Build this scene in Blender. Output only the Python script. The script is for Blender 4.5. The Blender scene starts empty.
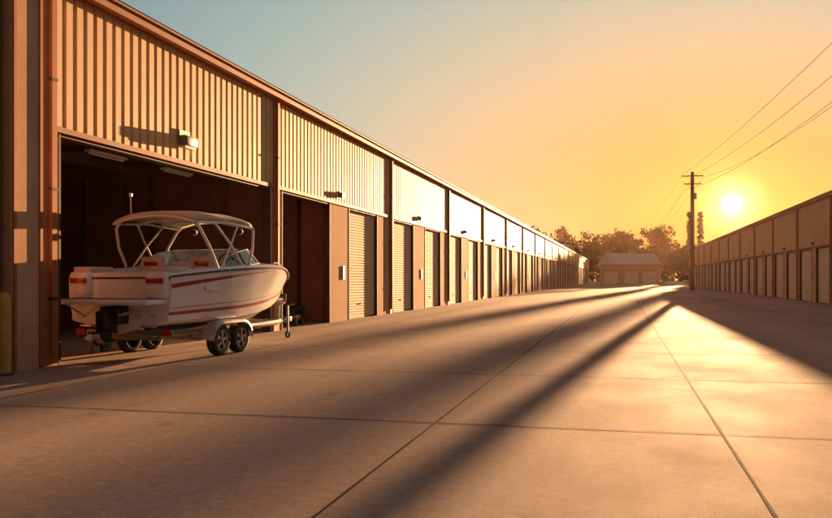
import bpy, math, random
from mathutils import Vector, Matrix
random.seed(7)
S=bpy.context.scene
R=math.radians

# ------------------------------------------------------------ helpers
class MB:
    def __init__(s): s.v=[];s.f=[];s.m=[]
    def add(s,vs,fs,m=0):
        o=len(s.v); s.v+= [tuple(v) for v in vs]
        for f in fs: s.f.append(tuple(i+o for i in f)); s.m.append(m)
    def box(s,x0,x1,y0,y1,z0,z1,m=0):
        vs=[(x,y,z) for z in(z0,z1) for y in(y0,y1) for x in(x0,x1)]
        s.add(vs,[(0,2,3,1),(4,5,7,6),(0,1,5,4),(2,6,7,3),(0,4,6,2),(1,3,7,5)],m)
    def rbox(s,x0,x1,y0,y1,z0,z1,r,m=0):
        # box rounded in all vertical edges + chamfered top/bottom
        pts=[]
        for cx,cy,a0 in((x1-r,y1-r,0),(x0+r,y1-r,90),(x0+r,y0+r,180),(x1-r,y0+r,270)):
            for k in range(5):
                a=R(a0+k*22.5); pts.append((cx,cy,math.cos(a),math.sin(a)))
        n=len(pts); rings=[]
        prof=[(0.3,z0),(0.85,z0+.25*r),(1,z0+.7*r),(1,z1-.7*r),(0.85,z1-.25*r),(0.3,z1)]
        vs=[]
        for q,z in prof:
            for cx,cy,c,d in pts: vs.append((cx+c*r*q,cy+d*r*q,z))
        fs=[]
        for j in range(len(prof)-1):
            for i in range(n):
                k=(i+1)%n; fs.append((j*n+i,j*n+k,(j+1)*n+k,(j+1)*n+i))
        fs.append(tuple(range(n-1,-1,-1))); fs.append(tuple((len(prof)-1)*n+i for i in range(n)))
        s.add(vs,fs,m)
    def tube(s,pts,r,n=8,m=0,r2=None,cap=True):
        pts=[Vector(p) for p in pts]; L=len(pts); vs=[];fs=[]
        up=None
        for i,p in enumerate(pts):
            d=(pts[min(i+1,L-1)]-pts[max(i-1,0)]).normalized()
            if up is None:
                up=Vector((0,0,1)) if abs(d.z)<.9 else Vector((1,0,0))
            a=d.cross(up).normalized(); b=a.cross(d).normalized(); up=b
            rr=r if r2 is None else r+(r2-r)*i/(L-1)
            for k in range(n):
                t=2*math.pi*k/n; vs.append(p+a*rr*math.cos(t)+b*rr*math.sin(t))
        for i in range(L-1):
            for k in range(n):
                j=(k+1)%n; fs.append((i*n+k,i*n+j,(i+1)*n+j,(i+1)*n+k))
        if cap: fs.append(tuple(range(n-1,-1,-1))); fs.append(tuple((L-1)*n+k for k in range(n)))
        s.add(vs,fs,m)
    def lathe(s,prof,c,axis='x',n=32,m=0):
        # prof: list (radius, offset along axis)
        vs=[];fs=[]
        for r,o in prof:
            for k in range(n):
                t=2*math.pi*k/n; a,b=r*math.cos(t),r*math.sin(t)
                if axis=='x': vs.append((c[0]+o,c[1]+a,c[2]+b))
                elif axis=='z': vs.append((c[0]+a,c[1]+b,c[2]+o))
                else: vs.append((c[0]+a,c[1]+o,c[2]+b))
        for i in range(len(prof)-1):
            for k in range(n):
                j=(k+1)%n; fs.append((i*n+k,i*n+j,(i+1)*n+j,(i+1)*n+k))
        s.add(vs,fs,m)
    def build(s,name,mats,parent=None,smooth=False,angle=35):
        me=bpy.data.meshes.new(name); me.from_pydata(s.v,[],s.f)
        for mt in mats: me.materials.append(mt)
        me.polygons.foreach_set('material_index',s.m)
        if smooth:
            me.polygons.foreach_set('use_smooth',[True]*len(s.f))
            try: me.set_sharp_from_angle(angle=R(angle))
            except Exception: pass
        me.update()
        o=bpy.data.objects.new(name,me); S.collection.objects.link(o)
        if parent: o.parent=parent
        return o
def empty(name,loc=(0,0,0),rz=0):
    e=bpy.data.objects.new(name,None); S.collection.objects.link(e)
    e.location=loc; e.rotation_euler=(0,0,rz); e.empty_display_size=.5
    return e

def pmat(name,col,rough=.6,metal=0,var=0.15,scale=3,bump=0,bscale=40,coat=0,stretch=(1,1,1),spec=.5,col2=None,tint=None):
    m=bpy.data.materials.new(name); m.use_nodes=True
    nt=m.node_tree; N=nt.nodes; L=nt.links; b=N['Principled BSDF']
    b.inputs['Roughness'].default_value=rough; b.inputs['Metallic'].default_value=metal
    b.inputs['Coat Weight'].default_value=coat; b.inputs['Coat Roughness'].default_value=.08
    b.inputs['Specular IOR Level'].default_value=spec
    if tint: b.inputs['Specular Tint'].default_value=(*tint,1)
    tc=N.new('ShaderNodeTexCoord'); mp=N.new('ShaderNodeMapping'); mp.inputs['Scale'].default_value=stretch
    L.new(tc.outputs['Object'],mp.inputs[0])
    n=N.new('ShaderNodeTexNoise'); n.inputs['Scale'].default_value=scale; n.inputs['Detail'].default_value=6
    n.inputs['Roughness'].default_value=.65
    L.new(mp.outputs[0],n.inputs['Vector'])
    r=N.new('ShaderNodeValToRGB'); L.new(n.outputs['Fac'],r.inputs[0])
    c2=col2 or tuple(c*(1-var*2) for c in col)
    r.color_ramp.elements[0].position=.3; r.color_ramp.elements[0].color=(*c2,1)
    r.color_ramp.elements[1].position=.65; r.color_ramp.elements[1].color=(*col,1)
    L.new(r.outputs[0],b.inputs['Base Color'])
    mr=N.new('ShaderNodeMapRange'); mr.inputs['To Min'].default_value=max(0,rough-.08); mr.inputs['To Max'].default_value=min(1,rough+.1)
    L.new(n.outputs['Fac'],mr.inputs[0]); L.new(mr.outputs[0],b.inputs['Roughness'])
    if bump:
        n2=N.new('ShaderNodeTexNoise'); n2.inputs['Scale'].default_value=bscale; n2.inputs['Detail'].default_value=4
        L.new(mp.outputs[0],n2.inputs['Vector'])
        bp=N.new('ShaderNodeBump'); bp.inputs['Strength'].default_value=bump; bp.inputs['Distance'].default_value=.02
        L.new(n2.outputs['Fac'],bp.inputs['Height']); L.new(bp.outputs[0],b.inputs['Normal'])
    return m

M_siding=pmat('ribbed_steel_siding',(.66,.46,.26),.62,0,.07,.8,.05,3,stretch=(1,1,.6),spec=.2,tint=(1,.6,.25))
M_wall=pmat('painted_stucco',(.60,.40,.24),.9,0,.10,1.2,.12,50,spec=.06)
M_dark=pmat('dark_wall_panel',(.17,.12,.09),.8,0,.12,1.0,.1,20,spec=.15)
M_trim=pmat('rust_brown_trim',(.37,.155,.065),.65,0,.10,3,spec=.12)
M_trimd=pmat('dark_trim',(.10,.06,.045),.7,0,.1,3,spec=.15)
M_door=pmat('roller_door_paint',(.74,.60,.45),.75,0,.06,1.5,stretch=(1,1,.3),spec=.08)
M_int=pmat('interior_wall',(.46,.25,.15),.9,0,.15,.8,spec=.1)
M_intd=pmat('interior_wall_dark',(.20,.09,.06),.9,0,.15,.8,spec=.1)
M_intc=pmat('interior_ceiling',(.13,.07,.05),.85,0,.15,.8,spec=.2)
M_roof=pmat('roof_metal',(.36,.31,.28),.7,0,.1,.5,spec=.15)
M_lamp=pmat('lamp_housing',(.12,.11,.10),.5,.2,.1,8)
M_white=pmat('white_enamel',(.75,.74,.70),.5,0,.04,8,spec=.3)
M_lens=pmat('frosted_lens',(.62,.6,.55),.3,0,.04,8)
M_blue=pmat('blue_sign_paint',(.07,.14,.28),.4,0,.05,8)

# ------------------------------------------------------------ world + sun
SUN_AZ,SUN_EL=5.4,4.1
def dirv(az,el): return Vector((math.sin(R(az))*math.cos(R(el)),math.cos(R(az))*math.cos(R(el)),math.sin(R(el))))
w=bpy.data.worlds.new("World"); S.world=w; w.use_nodes=True
nt=w.node_tree; N=nt.nodes; L=nt.links; bg=N['Background']; out=N['World Output']
sky=N.new('ShaderNodeTexSky'); sky.sky_type='NISHITA'; sky.sun_disc=False
sky.sun_elevation=R(SUN_EL); sky.sun_rotation=R(SUN_AZ); sky.air_density=1.3; sky.dust_density=2.5
tc=N.new('ShaderNodeTexCoord')
G=dirv(6.8,4.65)
def vm(op,a,b=None):
    n=N.new('ShaderNodeVectorMath'); n.operation=op
    L.new(a,n.inputs[0])
    if b is not None:
        if isinstance(b,(tuple,Vector)): n.inputs[1].default_value=tuple(b)
        else: L.new(b,n.inputs[1])
    return n
def mth(op,a,b=None,clamp=False):
    n=N.new('ShaderNodeMath'); n.operation=op; n.use_clamp=clamp
    for i,q in enumerate((a,b)):
        if q is None: continue
        if isinstance(q,(int,float)): n.inputs[i].default_value=q
        else: L.new(q,n.inputs[i])
    return n.outputs[0]
nrm=vm('NORMALIZE',tc.outputs['Generated']).outputs[0]
diff=vm('SUBTRACT',nrm,G).outputs[0]
sc=vm('MULTIPLY',diff,(.5,1,1)).outputs[0]
ln=vm('LENGTH',sc).outputs['Value']
half=mth('MULTIPLY',ln,.5)
cr=N.new('ShaderNodeValToRGB'); L.new(half,cr.inputs[0])
def lin(c): 
    c=c/255; return c/12.92 if c<=.04045 else ((c+.055)/1.055)**2.4
stops=[(0,(250,164,66)),(.03,(247,164,76)),(.06,(244,168,92)),(.10,(240,182,120)),(.16,(231,194,150)),(.21,(214,197,166)),(.27,(190,192,174)),(.34,(162,180,174)),(.43,(134,158,160)),(.7,(102,112,122)),(1.1,(126,106,102)),(2,(94,74,70))]
e=cr.color_ramp.elements
while len(e)>1: e.remove(e[-1])
for i,(p,c) in enumerate(stops):
    el=e[0] if i==0 else e.new(p/2)
    el.position=p/2; el.color=(lin(c[0]),lin(c[1]),lin(c[2]),1)
# aureole
dist=vm('LENGTH',diff).outputs['Value']
def gauss(amp,sig,col):
    q=mth('DIVIDE',dist,sig); q=mth('MULTIPLY',q,q); q=mth('MULTIPLY',q,-1); q=mth('EXPONENT',q); q=mth('MULTIPLY',q,amp)
    c=N.new('ShaderNodeCombineColor')
    for i in range(3): c.inputs[i].default_value=col[i]
    vmn=N.new('ShaderNodeVectorMath'); vmn.operation='SCALE'; L.new(c.outputs[0],vmn.inputs[0]); L.new(q,vmn.inputs['Scale'])
    return vmn.outputs[0]
acc=cr.outputs[0]
for g in (gauss(14,.0056,(1,.9,.6)),gauss(1.4,.022,(1,.8,.4)),gauss(.36,.065,(1,.5,.12))):
    acc=vm('ADD',acc,g).outputs[0]
nis=N.new('ShaderNodeVectorMath'); nis.operation='SCALE'; L.new(sky.outputs[0],nis.inputs[0]); nis.inputs['Scale'].default_value=.004
acc=vm('ADD',acc,nis.outputs[0]).outputs[0]
L.new(acc,bg.inputs[0]); bg.inputs[1].default_value=1.0

sun=bpy.data.lights.new('sun','SUN'); sun.energy=26; sun.angle=R(.3); sun.color=(1,.53,.24)
so=bpy.data.objects.new('sun',sun); S.collection.objects.link(so)
so.rotation_euler=dirv(SUN_AZ,SUN_EL).to_track_quat('Z','Y').to_euler()

# ------------------------------------------------------------ camera
cam=bpy.data.cameras.new('camera'); co=bpy.data.objects.new('camera',cam); S.collection.objects.link(co)
F=850; cam.sensor_width=36; cam.lens=36*F/832; cam.shift_y=19/832; cam.clip_end=6000
co.location=(0,0,1.6); co.rotation_euler=(R(90),0,R(13.62)); S.camera=co

# ------------------------------------------------------------ haze
hz_=MB(); hz_.box(-260,260,-40,520,-.5,46)
mh=bpy.data.materials.new('evening_haze'); mh.use_nodes=True; nh=mh.node_tree; nh.nodes.remove(nh.nodes['Principled BSDF'])
vs_n=nh.nodes.new('ShaderNodeVolumeScatter'); vs_n.inputs['Color'].default_value=(1,.68,.42,1); vs_n.inputs['Density'].default_value=3.0e-5; vs_n.inputs['Anisotropy'].default_value=.74
nh.links.new(vs_n.outputs[0],nh.nodes['Material Output'].inputs['Volume'])
hz_.build('haze',[mh])

# ------------------------------------------------------------ ground
mg=pmat('dry_grass',(.10,.085,.04),.95,0,.2,.05,0)
g=MB(); g.add([(-3000,-3000,-.008),(3000,-3000,-.008),(3000,3000,-.008),(-3000,3000,-.008)],[(0,1,2,3)]); g.build('ground',[mg])
# concrete
mc=bpy.data.materials.new('concrete'); mc.use_nodes=True; nt=mc.node_tree; N=nt.nodes; L=nt.links; b=N['Principled BSDF']
tc=N.new('ShaderNodeTexCoord')
def nz(scale,stretch,det=6,rough=.6):
    mp=N.new('ShaderNodeMapping'); mp.inputs['Scale'].default_value=stretch; L.new(tc.outputs['Object'],mp.inputs[0])
    n=N.new('ShaderNodeTexNoise'); n.inputs['Scale'].default_value=scale; n.inputs['Detail'].default_value=det; n.inputs['Roughness'].default_value=rough
    L.new(mp.outputs[0],n.inputs['Vector']); return n.outputs['Fac']
def mrg(v,a,b_,c,d):
    n=N.new('ShaderNodeMapRange'); L.new(v,n.inputs[0])
    for i,q in enumerate((a,b_,c,d)): n.inputs[i+1].default_value=q
    return n.outputs[0]
big=mrg(nz(.25,(1,.45,1),4),.3,.7,.82,1.1)
shade_streak=mrg(nz(.35,(1,.03,1),3),.38,.62,.80,1.06)  # stretched noise: shadow streaks along the lot put into the concrete colour
fine=mrg(nz(9,(1,1,1),8,.75),.3,.7,.72,1.16)
spk=mrg(nz(45,(1,1.6,1),4,.75),.3,.7,.60,1.27)
# per-slab tone
sx=N.new('ShaderNodeSeparateXYZ'); L.new(tc.outputs['Object'],sx.inputs[0])
fx=mth('FLOOR',mth('DIVIDE',mth('ADD',sx.outputs[0],2.0),3.0)); fy=mth('FLOOR',mth('DIVIDE',mth('ADD',sx.outputs[1],.44),4.8))
cx=N.new('ShaderNodeCombineXYZ'); L.new(fx,cx.inputs[0]); L.new(fy,cx.inputs[1])
wn=N.new('ShaderNodeTexWhiteNoise'); L.new(cx.outputs[0],wn.inputs['Vector'])
slab=mrg(wn.outputs['Value'],0,1,.92,1.04)
# dark stains
vs_=mrg(nz(1.1,(1,.7,1),5,.6),.60,.74,1,.70)
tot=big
for q in (shade_streak,fine,spk,slab,vs_): tot=mth('MULTIPLY',tot,q)
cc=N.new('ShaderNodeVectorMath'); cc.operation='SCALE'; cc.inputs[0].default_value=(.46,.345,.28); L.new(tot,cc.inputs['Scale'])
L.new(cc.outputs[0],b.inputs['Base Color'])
b.inputs['Specular IOR Level'].default_value=.03
L.new(mrg(nz(.6,(1,.6,1),5),.3,.7,.80,.95),b.inputs['Roughness'])
hb=mth('ADD',mth('MULTIPLY',nz(30,(1,6,1),3),.6),nz(90,(1,1,1),3))
bp=N.new('ShaderNodeBump'); bp.inputs['Strength'].default_value=.4; bp.inputs['Distance'].default_value=.006; L.new(hb,bp.inputs['Height']); L.new(bp.outputs[0],b.inputs['Normal'])
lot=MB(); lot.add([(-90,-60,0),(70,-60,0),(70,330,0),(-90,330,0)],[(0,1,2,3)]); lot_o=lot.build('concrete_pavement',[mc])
mj=pmat('joint_sealant',(.04,.03,.024),.9,0,.2,6,spec=.02)
J=MB(); zj=.004
y=-.44-4.8*8
def strip(p,q,wd):
    p=Vector(p);q=Vector(q); d=(q-p).normalized(); n=Vector((-d.y,d.x))*wd/2
    seg=max(2,int((q-p).length/.5)); prev=None; vs=[];fs=[]
    for i in range(seg+1):
        c=p+(q-p)*i/seg; k=random.uniform(.7,1.3)
        vs+=[(c.x-n.x*k,c.y-n.y*k,zj),(c.x+n.x*k,c.y+n.y*k,zj)]
    for i in range(seg): fs.append((2*i,2*i+2,2*i+3,2*i+1))
    J.add(vs,fs)
xs=[-8.0,-2.0,1.0,7.0]
while y<240:
    x0=-10.1
    for x1 in xs+[12.05]:
        strip((x0+.02,y),(x1-.02,y),.032); x0=x1
    y+=4.8
for x in xs: strip((x,-30),(x,300),.024)
J.build('expansion_joints',[mj],lot_o)

# ------------------------------------------------------------ ribbed siding
def siding(mb,X,sg,y0,y1,z0,z1,per=.32,dep=.04,m=0):
    # outer plane at X ; recess toward -sg
    pts=[]; y=y0
    while y<y1-.01:
        for dy,o in ((0,1),(.19,1),(.215,0),(.295,0)):
            if y+dy<y1: pts.append((y+dy,o))
        y+=per
    pts.append((y1,pts[-1][1]))
    vs=[];fs=[]
    for yy,o in pts:
        xx=X-sg*(1-o)*dep
        vs+=[(xx,yy,z0),(xx,yy,z1)]
    for i in range(len(pts)-1):
        f=(2*i,2*i+2,2*i+3,2*i+1); fs.append(f if sg>0 else f[::-1])
    mb.add(vs,fs,m)
def roller(mb,X,sg,y0,y1,z0,z1,m=0):
    n=int((z1-z0)/.105); h=(z1-z0)/n; vs=[];fs=[]
    prof=[]
    for i in range(n):
        for t,o in ((0,0),(.2,.016),(.55,.022),(.85,.012),(.97,-.006)): prof.append((z0+(i+t)*h,o))
    prof.append((z1,0))
    for z,o in prof: vs+=[(X+sg*o,y0,z),(X+sg*o,y1,z)]
    for i in range(len(prof)-1):
        f=(2*i,2*i+1,2*i+3,2*i+2); fs.append(f if sg>0 else f[::-1])
    mb.add(vs,fs,m)

def row_building(name,X,sg,cols,hz,ez,openings,open_set,depth,lampz):
    """X face plane, sg=+1 faces +X. cols column Ys. openings(k)->list of (a,b,open)"""
    root=empty(name,(0,0,0))
    wall=MB();sid=MB();trim=MB();col=MB();door=MB();intr=MB();lamp=MB()
    bx=lambda mb,a,b_,y0,y1,z0,z1,m=0: mb.box(min(X+sg*a,X+sg*b_),max(X+sg*a,X+sg*b_),y0,y1,z0,z1,m)
    T=.25
    for k in range(len(cols)-1):
        y0,y1=cols[k],cols[k+1]; ops=openings(k,y0,y1)
        # piers
        cur=y0
        for a,b_,op in ops:
            if a>cur: bx(wall,-T,0,cur,a,0,hz-.06)
            cur=b_
        bx(wall,-T,0,cur,y1,0,hz-.06)
        # header behind siding
        bx(wall,-T,-.06,y0,y1,hz-.06,ez)
        siding(sid,X+sg*.012,sg,y0+.2,y1-.2,hz+.05,ez-.2)
        bx(trim,-.055,.05,y0+.2,y1-.2,hz-.055,hz+.05)
        # base plinth of piers
        cur=y0
        for a,b_,op in ops:
            # frame trims
            bx(trim,-T+.02,.015,a,a+.06,0,hz-.06,1); bx(trim,-T+.02,.015,b_-.06,b_,0,hz-.06,1)
            bx(trim,-T+.02,-.004,a+.06,b_-.06,hz-.12,hz-.063,1)
            if not op:
                roller(door,X-sg*(T-.11),sg,a+.06,b_-.06,.03,hz-.12)
                bx(door,-T+.06,-T+.13,a+.06,b_-.06,.004,.05,1)
                # lift handle
                bx(door,-T+.13,-T+.17,(a+b_)/2-.1,(a+b_)/2+.1,.55,.6,1)
        # mid-pier lamp
        if len(ops)>1:
            ym=(ops[0][1]+ops[1][0])/2
            bx(lamp,.0,.04,ym-.09,ym+.09,lampz-.02,lampz+.2,0)
            bx(lamp,.04,.16,ym-.14,ym+.14,lampz,lampz+.16,0)
            bx(lamp,.05,.15,ym-.11,ym+.11,lampz-.05,lampz-.002,1)
            bx(lamp,.0,.04,ym+.3,ym+.5,1.55,2.05,2)
    for i,yc in enumerate(cols):
        bx(col,-.1,.05,yc-.2,yc+.2,0.0,ez-.21)
        # downspout
        bx(col,.05,.11,yc-.02,yc+.1,.2,ez-.21,0)
        for z in (1.2,3.2,5.2):
            if z<ez: bx(col,.05,.125,yc-.05,yc+.13,z,z+.05,1)
    Y0,Y1=cols[0]-.25,cols[-1]+.25
    # eave: fascia + gutter
    bx(trim,-.05,.07,Y0,Y1,ez-.2,ez,0)
    bx(trim,.07,.24,Y0,Y1,ez-.13,ez+.035,0)
    bx(trim,-.3,.30,Y0-.05,Y1+.05,ez+.04,ez+.09,0)
    # roof (low mono-pitch both ways)
    a=X+sg*.32; bq=X-sg*depth/2; c=X-sg*(depth+.3)
    vs=[(a,Y0-.1,ez+.1),(a,Y1+.1,ez+.1),(bq,Y0-.1,ez+.9),(bq,Y1+.1,ez+.9),(c,Y0-.1,ez+.1),(c,Y1+.1,ez+.1)]
    rf=MB(); rf.add(vs,[(0,2,3,1),(2,4,5,3)]); rf.build('roof',[M_roof],root)
    # back + end walls
    bx(wall,-depth,-depth+.2,Y0+.1,Y1-.1,0,ez+.05)
    for yy,d in ((Y0+.06,.2),(Y1-.26,.2)):
        bx(wall,-depth+.2,-T,yy,yy+d,0,ez+.04)
        gx0,gx1=X-sg*T,X-sg*depth; gm=(gx0+gx1)/2
        wall.add([(gx0,yy,ez+.04),(gx1,yy,ez+.04),(gm,yy,ez+.82),(gx0,yy+d,ez+.04),(gx1,yy+d,ez+.04),(gm,yy+d,ez+.82)],[(0,1,2),(3,5,4),(0,2,5,3),(1,4,5,2)])
    wall.build('walls',[M_wall],root); sid.build('siding',[M_siding],root)
    trim.build('trim_and_gutter',[M_trim,M_trimd],root); col.build('columns_and_downspouts',[M_trim,M_trimd],root)
    if door.v: door.build('roller_doors',[M_door,M_trimd],root)
    lamp.build('wall_lamps',[M_lamp,M_lens,M_blue],root)
    return root

XL=-10.15
colsL=[13.45,23.87]+[23.87+13.1*i for i in range(1,20)]
def opsL(k,y0,y1):
    if k==0: return [(13.74,23.5,True)]
    if k==1: return [(y0+.5,y0+4.95,True),(y0+7.1,y0+11.0,False)]
    return [(y0+.5,y0+4.4,False),(y0+6.9,y0+10.9,False)]
LB=row_building('storage_building',XL,1,colsL,4.35,7.1,opsL,None,15,4.6)
# --- left end block of the building (plain panels, wide pilaster)
eb=MB()
eb.box(XL-.34,XL,-6,13.2,0,7.35,0)
eb.box(XL,XL+.05,-6,12.02,0,7.32,0)
for yy in (12.30,):
    eb.box(XL,XL+.16,12.30,13.10,0,7.3,1)
eb.box(XL+.16,XL+.19,12.33,12.40,0,7.28,2)
eb.box(XL+.16,XL+.19,13.0,13.07,0,7.28,2)
for i in range(14):
    yy=11.9-i*1.2; eb.box(XL+.05,XL+.075,yy-.03,yy+.03,0,7.3,0)
eb.box(XL-15,XL-.34,-6,-5.8,0,7.2,0)
eb.box(XL-15.3,XL+.3,-6.2,13.15,7.35,7.5,2)
eb.build('end_block',[M_dark,M_wall,M_trim],LB)
# --- interiors of the two open units
it=MB()
def interior(y0,y1,dep,h,wm):
    xa=XL-.255; xb=XL-dep
    it.add([(xa,y0,0.004),(xb,y0,0.004),(xb,y0,h),(xa,y0,h)],[(0,1,2,3)],wm)
    it.add([(xa,y1,0.004),(xb,y1,0.004),(xb,y1,h),(xa,y1,h)],[(3,2,1,0)],wm)
    it.add([(xb,y0,0.004),(xb,y1,0.004),(xb,y1,h),(xb,y0,h)],[(0,1,2,3)],wm)
    it.add([(xa,y0,h),(xa,y1,h),(xb,y1,h),(xb,y0,h)],[(0,1,2,3)],1)
    x=xa-1.5
    while x>xb+.5:
        it.box(x-.06,x+.06,y0+.01,y1-.01,h-.3,h-.01,1); x-=2.4
    yy=y0+1.0
    while yy<y1-.5:
        it.box(xb+.02,xa-.05,yy-.04,yy+.04,h-.14,h-.012,1); yy+=1.5
    x=xa-1.2
    while x>xb+.4:
        it.box(x-.05,x+.05,y1-.12,y1-.003,.01,h-.31,1); x-=2.4
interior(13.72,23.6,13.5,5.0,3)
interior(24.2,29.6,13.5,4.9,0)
# interior ceiling lamps
for (x,y,l) in ((-11.9,17.9,1.5),(-11.9,14.9,1.2),(-15.5,17.9,1.5),(-11.9,21.2,1.5)):
    it.box(x-.08,x+.08,y-l/2,y+l/2,4.5,4.56,2); it.tube([(x,y-l/2+.05,4.47),(x,y+l/2-.05,4.47)],.02,6,2)
    for q in(-.4,.4): it.tube([(x,y+q,4.56),(x,y+q,4.98)],.008,4,1)
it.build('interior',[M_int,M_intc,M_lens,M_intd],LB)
# big wall pack lamp over the boat opening
wl=MB(); wl.rbox(XL+.02,XL+.24,18.05,18.65,4.72,4.96,.05,0); wl.box(XL+.06,XL+.21,18.1,18.6,4.665,4.718,1); wl.box(XL+.01,XL+.05,18.1,18.6,4.85,5.1,0)
wl.build('floodlight',[M_lamp,M_lens],LB,True)

# ------------------------------------------------------------ right row
XR=12.1
colsR=[14.8+10*i for i in range(16)]
def opsR(k,y0,y1): return [(y0+.5,y0+4.2,False),(y0+5.5,y0+9.4,False)]
RB=row_building('storage_building',XR,-1,colsR,3.6,6.6,opsR,None,15,3.75)

# ------------------------------------------------------------ far gable building
fb=empty('garage_building',(0,0,0))
q=MB(); X0,X1,YY=-6.0,10.2,240
q.box(X0,X1,YY,YY+14,0,5.2,0)
q.add([(X0-.6,YY-.6,5.2),(X1+.6,YY-.6,5.2),(X1+.6,YY+14.6,5.2),(X0-.6,YY+14.6,5.2),(X0+1.6,YY+7,8.6),(X1-1.6,YY+7,8.6)],[(0,1,5,4),(2,3,4,5),(1,2,5),(3,0,4),(0,3,2,1)],1)
q.box(X0-.65,X1+.65,YY-.7,YY-.6,5.0,5.25,2)
for a in (-4.8,.6,5.4):
    q.box(a-.12,a+4.0,YY-.06,YY,0,3.7,2); 
    for i in range(7): q.box(a,a+3.88,YY-.1,YY-.06,.03+i*.5,.5+i*.5,3)
q.build('shell',[pmat('pale_wall',(.62,.5,.4),.8,0,.1,.5,spec=.2),pmat('light_roof',(.62,.55,.5),.7,0,.08,.5,spec=.2),M_trim,M_white],fb)

# ------------------------------------------------------------ bollard
bo=MB(); bo.lathe([(.11,0),(.11,1.25),(.10,1.31),(.07,1.35),(.03,1.37),(.0,1.375)],(-9.88,11.98,0),'z',20,0)
bo.lathe([(.16,0),(.16,.03),(.11,.04)],(-9.88,11.98,0),'z',20,1)
bo.build('bollard',[pmat('yellow_paint',(.55,.36,.06),.5,0,.15,6),M_trimd],None,True)

# ------------------------------------------------------------ utility pole + wires
M_wood=pmat('creosote_wood',(.085,.055,.035),.85,0,.2,6,.3,30,stretch=(1,1,.1))
M_ins=pmat('porcelain',(.3,.26,.22),.3,0,.1,8)
M_wire=pmat('wire',(.03,.03,.03),.6,.5,.1,8)
def pole(x,y,H=15.7):
    root=empty('utility_pole',(x,y,0))
    p=MB(); p.tube([(0,0,0),(0,0,H*.5),(0,0,H)],.33,12,0,.22)
    for z,wd in ((H-.55,1.35),(H-1.6,1.1)):
        p.box(-wd,wd,-.22,-.1,z-.06,z+.07,0)
        for s in(-1,1): p.tube([(s*wd*.6,-.16,z-.05),(0,-.14,z-.75)],.02,6,2)
        for xx in (-wd+.1,-.45,.45,wd-.1): p.lathe([(.03,.07),(.06,.1),(.035,.14),(.065,.17),(.04,.23),(0,.25)],(xx,-.16,z),'z',10,1)
    p.lathe([(.0,-.45),(.17,-.42),(.19,-.3),(.19,.3),(.17,.4),(0,.43)],(.38,0,H-3.2),'z',14,1)
    p.lathe([(.04,0),(.05,.1),(0,.2)],(0,0,H),'z',8,1)
    for z in range(3,9): p.box(-.36,.36,-.02,.02,z*1.0,z*1.0+.03,2)
    p.build('pole',[M_wood,M_ins,M_trimd],root,True)
    return Vector((x,y,0))
P1=pole(9.1,118.5); P0=pole(15.6,8.0)
P2=Vector((4.5,330,0))
wr=MB()
for dx,h,sag in ((-1.2,15.4,1.2),(.45,15.4,1.7),(1.2,14.9,2.6),(-.9,13.4,2.4)):
    for A,B in ((P0,P1),(P1,P2)):
        pts=[]
        n=40
        for i in range(n+1):
            t=i/n; c=A.lerp(B,t); pts.append((c.x+dx,c.y-.16,h+(1.5 if A is P0 else 0)*(1-t)-4*sag*t*(1-t)))
        wr.tube(pts,.018,5,0)
wr.build('power_lines',[M_wire],None)

# ------------------------------------------------------------ treeline
def leafmat(n,c1,c2):
    m=bpy.data.materials.new(n); m.use_nodes=True; nt=m.node_tree; b=nt.nodes['Principled BSDF']
    b.inputs['Roughness'].default_value=.9; b.inputs['Specular IOR Level'].default_value=.05
    tcn=nt.nodes.new('ShaderNodeTexCoord'); nn=nt.nodes.new('ShaderNodeTexNoise'); nn.inputs['Scale'].default_value=.25
    r=nt.nodes.new('ShaderNodeValToRGB'); r.color_ramp.elements[0].position=.35; r.color_ramp.elements[1].position=.65
    r.color_ramp.elements[0].color=(*c1,1); r.color_ramp.elements[1].color=(*c2,1)
    nt.links.new(tcn.outputs['Object'],nn.inputs['Vector']); nt.links.new(nn.outputs[0],r.inputs[0]); nt.links.new(r.outputs[0],b.inputs['Base Color'])
    return m
M_leaf=leafmat('foliage',(.03,.022,.009),(.07,.045,.02))
random.seed(21)
T=MB()
def tree(x,y,H,slim=0):
    T.tube([(x,y,0),(x+random.uniform(-.4,.4)*(0 if slim else 1),y,H*.45),(x,y,H*.85)],.4,6,1,.1)
    nb=36 if slim else random.randint(10,14); cw=slim if slim else H*random.uniform(.2,.3)
    for i in range(nb):
        a=random.uniform(0,6.28); zr=random.uniform(.3,.95); rr=cw*math.sqrt(max(.05,1-((zr-.55)/.5)**2))*random.uniform(.3,1)
        c=Vector((x+rr*math.cos(a),y+rr*math.sin(a),H*zr))
        T.tube([(x,y,H*zr*.75),c],.12,4,1,.04)
        cr_=1.1 if slim else H*random.uniform(.08,.14)
        for j in range(34 if slim else 54):
            d=Vector((random.gauss(0,1),random.gauss(0,1),random.gauss(0,.8))).normalized()*cr_*random.uniform(.35,1.05)
            p=c+d; u=Vector((random.gauss(0,1),random.gauss(0,1),random.gauss(0,1))).normalized(); v=u.orthogonal().normalized()
            s_=random.uniform(.4,.95)*(.75 if slim else 1)
            T.add([p-u*s_,p+v*s_*.8,p+u*s_,p-v*s_*.8],[(0,1,2,3)],0)
x=-120
while x<130:
    for k in range(2):
        yy=430+k*28+random.uniform(-9,9)
        H=random.uniform(18,25)+ (3 if k else 0) + 2.0*math.sin(x*.07)
        if random.random()<.1: H+=4
        if 22<x<70: H=min(H,20)*random.uniform(.8,1)
        tree(x+random.uniform(-2,2),yy,H)
    x+=random.uniform(3.5,6)
for tx,ty,th in ((31.0,420,34),(35.7,420,34.5)): tree(tx,ty,th,.8)  # two slender trees added to throw shadow streaks across the lot
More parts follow.
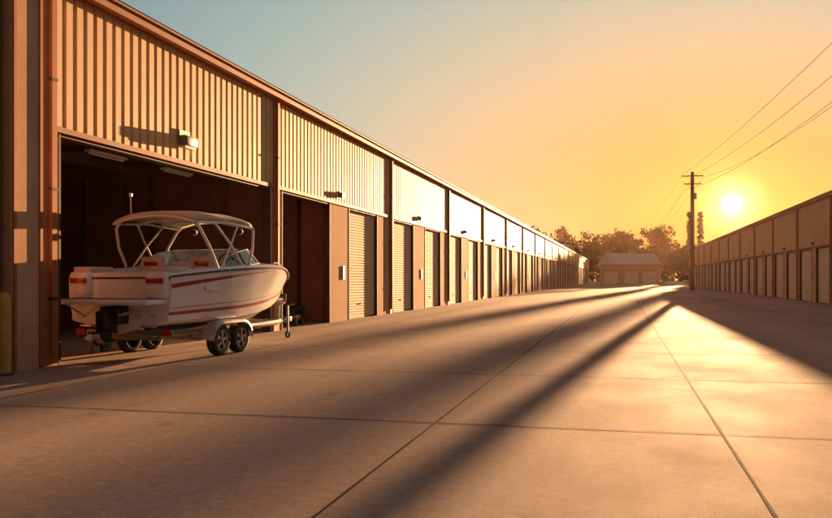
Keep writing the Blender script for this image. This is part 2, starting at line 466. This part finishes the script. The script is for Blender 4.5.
# understory
for i in range(12000):
    p=Vector((random.uniform(-125,135),random.uniform(424,430),random.uniform(0,1)**1.1*15)); u=Vector((random.gauss(0,1),random.gauss(0,1),random.gauss(0,1))).normalized(); v=u.orthogonal().normalized(); s_=random.uniform(.5,1.2)
    T.add([p-u*s_,p+v*s_,p+u*s_,p-v*s_],[(0,1,2,3)],0)
T.build('treeline',[M_leaf,M_wood],None)

# ------------------------------------------------------------ boat
M_gel=pmat('gelcoat_white',(.88,.88,.87),.2,0,.02,2,coat=.6)
M_red=pmat('gelcoat_red',(.38,.02,.02),.25,0,.05,3,coat=.6)
M_gold=pmat('gelcoat_tan',(.42,.27,.15),.3,0,.05,3,coat=.4)
M_rub=pmat('rubber_black',(.025,.025,.027),.6,0,.1,8)
M_al=pmat('aluminium',(.62,.60,.57),.28,.9,.05,8)
M_galv=pmat('galvanised_steel',(.33,.31,.29),.45,.75,.12,8)
M_vinyl=pmat('vinyl_seat',(.66,.58,.5),.5,0,.05,6)
M_canvas=pmat('canvas_cream',(.70,.58,.45),.85,0,.08,5,.2,60)
M_blk=pmat('engine_black',(.03,.03,.032),.35,.2,.1,8)
M_lred=pmat('tail_lens',(.5,.03,.02),.25,0,.05,8)
mgl=bpy.data.materials.new('tinted_glass'); mgl.use_nodes=True; nt=mgl.node_tree; nt.nodes.remove(nt.nodes['Principled BSDF'])
tr=nt.nodes.new('ShaderNodeBsdfTransparent'); tr.inputs[0].default_value=(.35,.55,.47,1)
gl=nt.nodes.new('ShaderNodeBsdfGlossy'); gl.inputs['Roughness'].default_value=.04; gl.inputs[0].default_value=(.9,.95,.9,1)
fr=nt.nodes.new('ShaderNodeFresnel'); fr.inputs[0].default_value=1.6
mx=nt.nodes.new('ShaderNodeMixShader'); nt.links.new(fr.outputs[0],mx.inputs[0]); nt.links.new(tr.outputs[0],mx.inputs[1]); nt.links.new(gl.outputs[0],mx.inputs[2]); nt.links.new(mx.outputs[0],nt.nodes['Material Output'].inputs[0])

BO=(-9.42,13.9,0); BR=R(-5)
boat=empty('motorboat',BO,BR)
def cl(a,lo=0,hi=1): return max(lo,min(hi,a))
def bs(u): return 1.22*(1-cl((u-.40)/.60)**2.4)**.78*(.96+.04*cl(u/.3))
def bc(u): return 1.06*(1-cl((u-.32)/.68)**2.1)**.95
def zk(u): return .52+.80*cl((u-.62)/.38)**2.2
def zc(u): return .76+.60*cl((u-.25)/.75)**2.6
def zs(u): return 1.64+.22*math.sin(min(u/.7,1)*math.pi/2)-.42*cl((u-.68)/.32)**1.8
U=[i/30*.9 for i in range(31)]+[.92,.94,.955,.97,.98,.988,.994,.998,1.0]
y_of=lambda u:.6+6.6*u
H=MB(); rows=[]
for u in U:
    y=y_of(u); B=bs(u); C=min(bc(u),B*.96); k,c,s_=zk(u),zc(u),zs(u)
    pts=[(0,k),(C*.33,k+(c-k)*.36),(C*.66,k+(c-k)*.7),(C,c)]
    fr_=[.04,.15+.05*u,.22+.05*u,.30+.02*u,.32+.02*u,.5,.73+.17*cl(u/.6),.84,.95,1.0]
    fr_[7]=fr_[6]+.09*(1-cl(u/.62))+.012
    for f in fr_:
        bulge=math.sin(f*math.pi)*.05*(1-u)
        flare=f**1.25 if u>.5 else f
        pts.append((C+(B-C)*(f*(1-u)+flare*u)+bulge+(.03 if f==.04 else 0)*(1-u), c+(s_-c)*f))
    dk=u>.60
    iw=max(0,B-.2)
    pts+=[(max(0,B-.05),s_+.05),(iw,s_+.07)]
    if dk: pts+=[(iw*.66,s_+.10),(iw*.33,s_+.12),(0,s_+.125)]
    else: pts+=[(max(0,iw-.03),1.3),(iw*.4,1.2),(0,1.2)]
    rows.append([(px,y,pz) for px,pz in pts])
n=len(rows[0])
def matof(j,u):
    # j segment index
    if j==5: return 1      # lower red stripe
    if j==7: return 2
    if j==10 and u<.62: return 1
    return 0
for sgn in(1,-1):
    vs=[(sgn*x,y,z) for r in rows for x,y,z in r]
    o=len(H.v); H.v+=vs
    for i in range(len(rows)-1):
        for j in range(n-1):
            f=(i*n+j,(i+1)*n+j,(i+1)*n+j+1,i*n+j+1)
            if sgn>0: f=f[::-1]
            # orientation: outward for +x
            H.f.append(tuple(o+q_ for q_ in f[::-1])); H.m.append(matof(j,U[i]))
# transom
tp=[(x,y,z) for x,y,z in rows[0][:15]]
tr_=[(x,y,z) for x,y,z in tp]+[(-x,y,z) for x,y,z in tp[::-1]]
H.add(tr_,[tuple(range(len(tr_)))],0)
H.build('hull',[M_gel,M_red,M_gold],boat,True,40)
D=MB()
# rub rail
for sgn in(1,-1):
    D.tube([(sgn*(bs(u)+.012),y_of(u),zs(u)-.01) for u in U],.022,6,0)
D.tube([(-1.16,.6,1.60),(1.16,.6,1.60)],.02,6,0)
# swim platform
D.rbox(-1.08,1.08,-.02,.66,1.10,1.20,.05,1)
D.rbox(-.9,.9,.08,.58,1.198,1.215,.01,6)
for sgn in(1,-1): D.tube([(sgn*.8,.6,.85),(sgn*.8,.1,1.11)],.02,6,2)
# aft quarter mouldings, sun pad, seats
for sgn in(1,-1):
    xs_=sorted((sgn*.62,sgn*1.12)); D.rbox(xs_[0],xs_[1],.5,1.35,1.2,1.72,.09,1)
    D.rbox(xs_[0]+.06,xs_[1]-.06,.47,.52,1.50,1.60,.02,3)
    D.rbox(xs_[0]+.03,xs_[1]-.03,.6,1.3,1.70,1.82,.05,4)
    xs_=sorted((sgn*.35,sgn*.9)); 
    D.rbox(xs_[0],xs_[1],2.55,3.05,1.5,1.62,.05,4); D.rbox(xs_[0],xs_[1],2.45,2.58,1.6,2.06,.05,4); D.rbox(xs_[0]+.1,xs_[1]-.1,2.43,2.47,1.85,1.95,.015,3)
D.rbox(-.6,.6,.62,1.3,1.2,1.62,.09,1); D.rbox(-.56,.56,.66,1.26,1.60,1.72,.05,4)
D.rbox(.3,1.0,3.5,4.1,1.3,2.0,.1,1); D.rbox(-1.0,-.3,3.5,4.1,1.3,1.98,.1,1)
# steering wheel
D.tube([(.62+.17*math.cos(a),3.42+.06*math.sin(a),1.98+.16*math.sin(a)) for a in [i*math.pi/8 for i in range(17)]],.014,6,0)
# cleats, lights, grab rails
for sgn in(1,-1):
    for u in (.06,.5,.86): D.tube([(sgn*(bs(u)-.1),y_of(u)-.09,zs(u)+.1),(sgn*(bs(u)-.1),y_of(u)+.09,zs(u)+.1)],.014,6,2)
    D.tube([(sgn*(bs(u)-.16),y_of(u),zs(u)+.08+.05*math.sin(math.pi*(u-.68)/.26)**.4) for u in [.681+.2*i/10 for i in range(11)]],.011,6,2)
    D.box(*(sorted((sgn*(bs(.12)+.02),sgn*(bs(.12)+.035)))),1.7,2.2,1.36,1.43,2)
D.tube([(0,7.13,1.36),(0,7.22,1.32),(0,7.19,1.22)],.025,6,2)
# stern-drive
D.rbox(-.24,.24,.28,.62,.72,1.06,.07,5); D.rbox(-.13,.13,.05,.42,.55,.98,.06,5); D.rbox(-.035,.035,.08,.36,.22,.6,.02,5)
D.rbox(-.17,.17,-.08,.36,.56,.60,.015,5); D.lathe([(0,-.3),(.05,-.2),(.065,0),(.06,.28),(0,.42)],(0,.14,.40),'y',14,5)
for i in range(3):
    a=i*2.094+.3; c,s_=math.cos(a),math.sin(a)
    D.add([(.05*c,-.12,.4+.05*s_),(.19*c-.07*s_,-.16,.4+.19*s_+.07*c),(.21*c,-.12,.4+.21*s_),(.19*c+.07*s_,-.07,.4+.19*s_-.07*c)],[(0,1,2,3)],2)
for sgn in(1,-1): D.rbox(*sorted((sgn*.55,sgn*.85)),.5,.62,.66,.70,.015,2); D.tube([(sgn*.2,.3,.9),(sgn*.3,.6,.95)],.03,6,2)
# exhaust / lamps on transom
for sgn in(1,-1): D.lathe([(.07,0),(.07,.06),(.05,.06)],(sgn*.45,.55,.9),'y',12,2)
D.build('deck_fittings',[M_rub,M_gel,M_al,M_red,M_vinyl,M_blk,pmat('teak_mat',(.25,.16,.10),.7,0,.2,6)],boat,True,40)
# windshield
Wn=MB()
bot=[(1.10,2.55),(1.10,3.3),(1.03,4.0),(.82,4.55),(.42,4.85),(0,4.93)]
top=[(1.0,2.75),(1.0,3.25),(.93,3.75),(.74,4.15),(.38,4.38),(0,4.45)]
def zz(i): return [1.80,1.87,1.91,1.93,1.95,1.95][i]
zt=[2.0,2.16,2.23,2.25,2.26,2.26]
bot3=[(x,y,zz(i)) for i,(x,y) in enumerate(bot)]; top3=[(x,y,zt[i]) for i,(x,y) in enumerate(top)]
full_b=bot3+[(-x,y,z) for x,y,z in bot3[:-1][::-1]]; full_t=top3+[(-x,y,z) for x,y,z in top3[:-1][::-1]]
for i in range(len(full_b)-1): Wn.add([full_b[i],full_b[i+1],full_t[i+1],full_t[i]],[(0,1,2,3)],0)
Wn.tube(full_t,.018,6,1); Wn.tube(full_b,.022,6,1)
for i in (0,2,3,5,7,8,10): Wn.tube([full_b[i],full_t[i]],.016,6,1)
Wn.build('windshield',[mgl,M_al],boat)
# tower + bimini
TW=MB()
cy0,cy1=1.75,3.85; cz=2.83
for sgn in(1,-1):
    x=sgn
    TW.tube([(x*1.12,3.55,1.84),(x*1.1,3.75,2.3),(x*1.0,3.95,2.66),(x*.9,3.98,2.76)],.034,8,0)
    TW.tube([(x*1.12,2.3,1.80),(x*1.1,2.0,2.25),(x*1.0,1.8,2.62),(x*.9,1.75,2.76)],.034,8,0)
    TW.tube([(x*1.11,3.3,1.84),(x*1.07,2.9,2.3),(x*.96,2.45,2.74)],.026,8,0)
    TW.tube([(x*1.11,2.45,1.80),(x*1.06,2.9,2.3),(x*.96,3.35,2.74)],.022,8,0)
    TW.tube([(x*1.0,1.7,2.72),(x*.98,2.8,2.78),(x*.98,3.98,2.72)],.026,8,0)
for yy in (1.7,2.45,3.2,3.98): TW.tube([(-.98,yy,2.73),(-.5,yy,2.84),(0,yy,2.87),(.5,yy,2.84),(.98,yy,2.73)],.024,8,0)
# tower lights + antenna
for sgn in (1,-1): TW.lathe([(0,-.02),(.07,0),(.085,.06),(.07,.14),(0,.16)],(sgn*.6,3.95,2.66),'y',12,2)
TW.tube([(-.75,1.95,2.85),(-.75,1.93,3.32)],.012,6,0); TW.lathe([(0,0),(.035,.01),(.035,.07),(0,.09)],(-.75,1.93,3.3),'z',8,0)
TW.tube([(-.95,2.1,1.8),(-.98,1.9,3.6)],.008,5,2)
TW.build('tower_frame',[M_gel,M_gel,M_rub],boat,True)
cv=MB(); nx,ny=14,16; vs=[];fs=[]
for i in range(ny+1):
    for j in range(nx+1):
        a=-1+2*j/nx; t=i/ny; wv=.015*math.sin(t*math.pi*3)**2
        droop=.14*abs(a)**3+.10*abs(2*t-1)**6
        vs.append((a*1.02*(1-.06*abs(2*t-1)**6),cy0-.05+(cy1-cy0+.12)*t,cz+.13-droop-wv))
for i in range(ny):
    for j in range(nx):
        q0=i*(nx+1)+j; fs.append((q0,q0+1,q0+nx+2,q0+nx+1))
cv.add(vs,fs,0); cvo=cv.build('bimini_canopy',[M_canvas],boat,True,80)
sm=cvo.modifiers.new('s','SOLIDIFY'); sm.thickness=.06; sm.offset=1

# ------------------------------------------------------------ trailer
trl=empty('boat_trailer',BO,BR)
t=MB()
for sgn in(1,-1):
    x=sgn*.78
    t.tube([(x,.75,.50),(x,4.6,.50),(sgn*.35,6.4,.48),(sgn*.06,7.1,.47)],.055,4,0)
    xs_=sorted((sgn*.42,sgn*.56)); t.box(xs_[0],xs_[1],.8,4.9,.56,.63,1)
    for yy in (1.0,2.7,4.5): t.box(sgn*.49-.03,sgn*.49+.03,yy,yy+.06,.5,.56,0)
for yy in (.8,1.8,2.35,3.13,4.2,5.0): t.box(-.8 if yy<4.8 else -.6,.8 if yy<4.8 else .6,yy-.04,yy+.04,.40,.48,0)
for yy in (2.35,3.13): t.tube([(-1.0,yy,.33),(1.0,yy,.33)],.035,8,0)
t.tube([(0,6.4,.47),(0,7.55,.46)],.055,4,0)
t.box(-.06,.06,6.95,7.05,.5,.92,0); t.box(-.12,.12,7.22,7.30,.98,1.18,1); t.lathe([(.0,-.1),(.1,-.1),(.1,.1),(0,.1)],(0,7.2,1.0),'x',12,2)
t.tube([(0,7.05,.6),(0,7.25,1.1)],.03,6,0)
t.tube([(.12,7.35,.12),(.12,7.35,.86)],.032,8,0); t.tube([(.12,7.35,.86),(.3,7.35,.9)],.012,6,0); t.lathe([(.09,-.03),(.1,0),(.09,.03)],(.12,7.35,.1),'x',14,1)
t.rbox(-.06,.06,7.48,7.72,.42,.56,.03,0)
# rear light bar
t.box(-1.1,1.1,.72,.78,.5,.6,0)
for sgn in(1,-1):
    xs_=sorted((sgn*.88,sgn*1.08)); t.box(xs_[0],xs_[1],.69,.718,.49,.61,3)
    # fenders
    prof=[]
    for k in range(9):
        a=math.pi-(k/8)*math.pi/2; prof.append((2.35+.40*math.cos(a),.33+.38*math.sin(a)))
    for k in range(9):
        a=math.pi/2-(k/8)*math.pi/2; prof.append((3.13+.40*math.cos(a),.33+.38*math.sin(a)))
    vs=[];fs=[]
    for (py,pz) in prof: vs+=[(sgn*.95,py,pz),(sgn*1.24,py,pz),(sgn*1.25,py,pz-.05)]
    for i in range(len(prof)-1): fs+=[(3*i,3*i+1,3*i+4,3*i+3),(3*i+1,3*i+2,3*i+5,3*i+4)]
    t.add(vs,fs,2)
    xs_=sorted((sgn*.8,sgn*1.0)); t.box(xs_[0],xs_[1],2.70,2.78,.46,.68,0)
    t.box(*sorted((sgn*1.245,sgn*1.26)),2.62,2.86,.60,.66,4)
t.build('frame',[M_galv,M_rub,M_al,M_lred,M_lred],trl,True)
wh=MB()
for sgn in(1,-1):
    for yy in (2.35,3.13):
        c=(sgn*1.1,yy,.325)
        pr=[(.19,-.1),(.215,-.105),(.27,-.11),(.305,-.1),(.322,-.075),(.325,-.03),(.318,-.028),(.318,-.018),(.325,-.016),(.325,.016),(.318,.018),(.318,.028),(.325,.03),(.322,.075),(.305,.1),(.27,.11),(.215,.105),(.19,.1)]
        wh.lathe(pr,c,'x',40,0)
        wh.lathe([(.2,0),(.205,sgn*.012),(.19,sgn*.014),(.178,-sgn*.03)],(c[0]+sgn*.09,yy,.325),'x',32,1)
        wh.lathe([(.19,0),(.0,0)],(c[0]+sgn*.02,yy,.325),'x',32,2)
        wh.lathe([(.05,-sgn*.06),(.055,0),(.05,sgn*.025),(0,sgn*.03)],(c[0]+sgn*.085,yy,.325),'x',16,1)
        for k in range(5):
            a=k*2*math.pi/5+.2; ca,sa=math.cos(a),math.sin(a)
            vs=[]
            for xo in (c[0]+sgn*.055,c[0]+sgn*.088):
                for rr,hw in ((.035,.026),(.185,.036)):
                    for s2 in(-1,1): vs.append((xo,yy+rr*ca-s2*hw*sa,.325+rr*sa+s2*hw*ca))
            wh.add(vs,[(0,1,3,2),(4,6,7,5),(0,4,5,1),(2,3,7,6),(0,2,6,4),(1,5,7,3)],1)
wh.build('wheels',[M_rub,M_al,M_blk],trl,True,30)

# ------------------------------------------------------------ stored things in 2nd unit
def tyre_stack(x,y,nn):
    s=MB()
    for i in range(nn):
        s.lathe([(.19,.0),(.28,-.0),(.33,.04),(.335,.1),(.33,.16),(.28,.2),(.19,.2),(.17,.1),(.19,0)],(x+random.uniform(-.03,.03),y,.0+i*.205),'z',26,0)
    s.build('tyre_stack',[M_rub],None,True)
tyre_stack(-11.2,28.2,3)
def crate(x,y,a,b_,h,col):
    s=MB(); m=pmat('crate_paint',col,.6,0,.15,5)
    s.rbox(x,x+a,y,y+b_,.02,h,.04,0); s.rbox(x-.03,x+a+.03,y-.03,y+b_+.03,h-.1,h+.03,.02,1); s.rbox(x+.1,x+a-.1,y-.04,y-.01,h*.4,h*.6,.01,1)
    s.build('storage_crate',[m,M_blk],None,True)
crate(-12.4,27.6,.8,.6,.8,(.05,.03,.025)); crate(-11.9,25.9,.6,.5,.5,(.10,.05,.03))
# push mower
s=MB(); mx_,my_=-10.95,27.1
s.rbox(mx_-.28,mx_+.28,my_-.35,my_+.35,.16,.34,.08,0); s.lathe([(.14,.34),(.15,.45),(.12,.52),(0,.54)],(mx_,my_,0),'z',16,1)
for a in(-.3,.3):
    for b_ in(-.3,.3): s.lathe([(0,-.03),(.11,-.03),(.12,0),(.11,.03),(0,.03)],(mx_+a,my_+b_,.12),'x',16,1)
for a in(-.22,.22): s.tube([(mx_+a,my_-.3,.3),(mx_+a,my_-.75,.8),(mx_+a*.9,my_-.95,1.0)],.014,6,1)
s.tube([(mx_-.2,my_-.95,1.0),(mx_+.2,my_-.95,1.0)],.016,6,1)
s.build('lawn_mower',[M_red,M_blk],None,True)

S.view_settings.view_transform='Standard'; S.view_settings.look='None'; S.view_settings.exposure=0
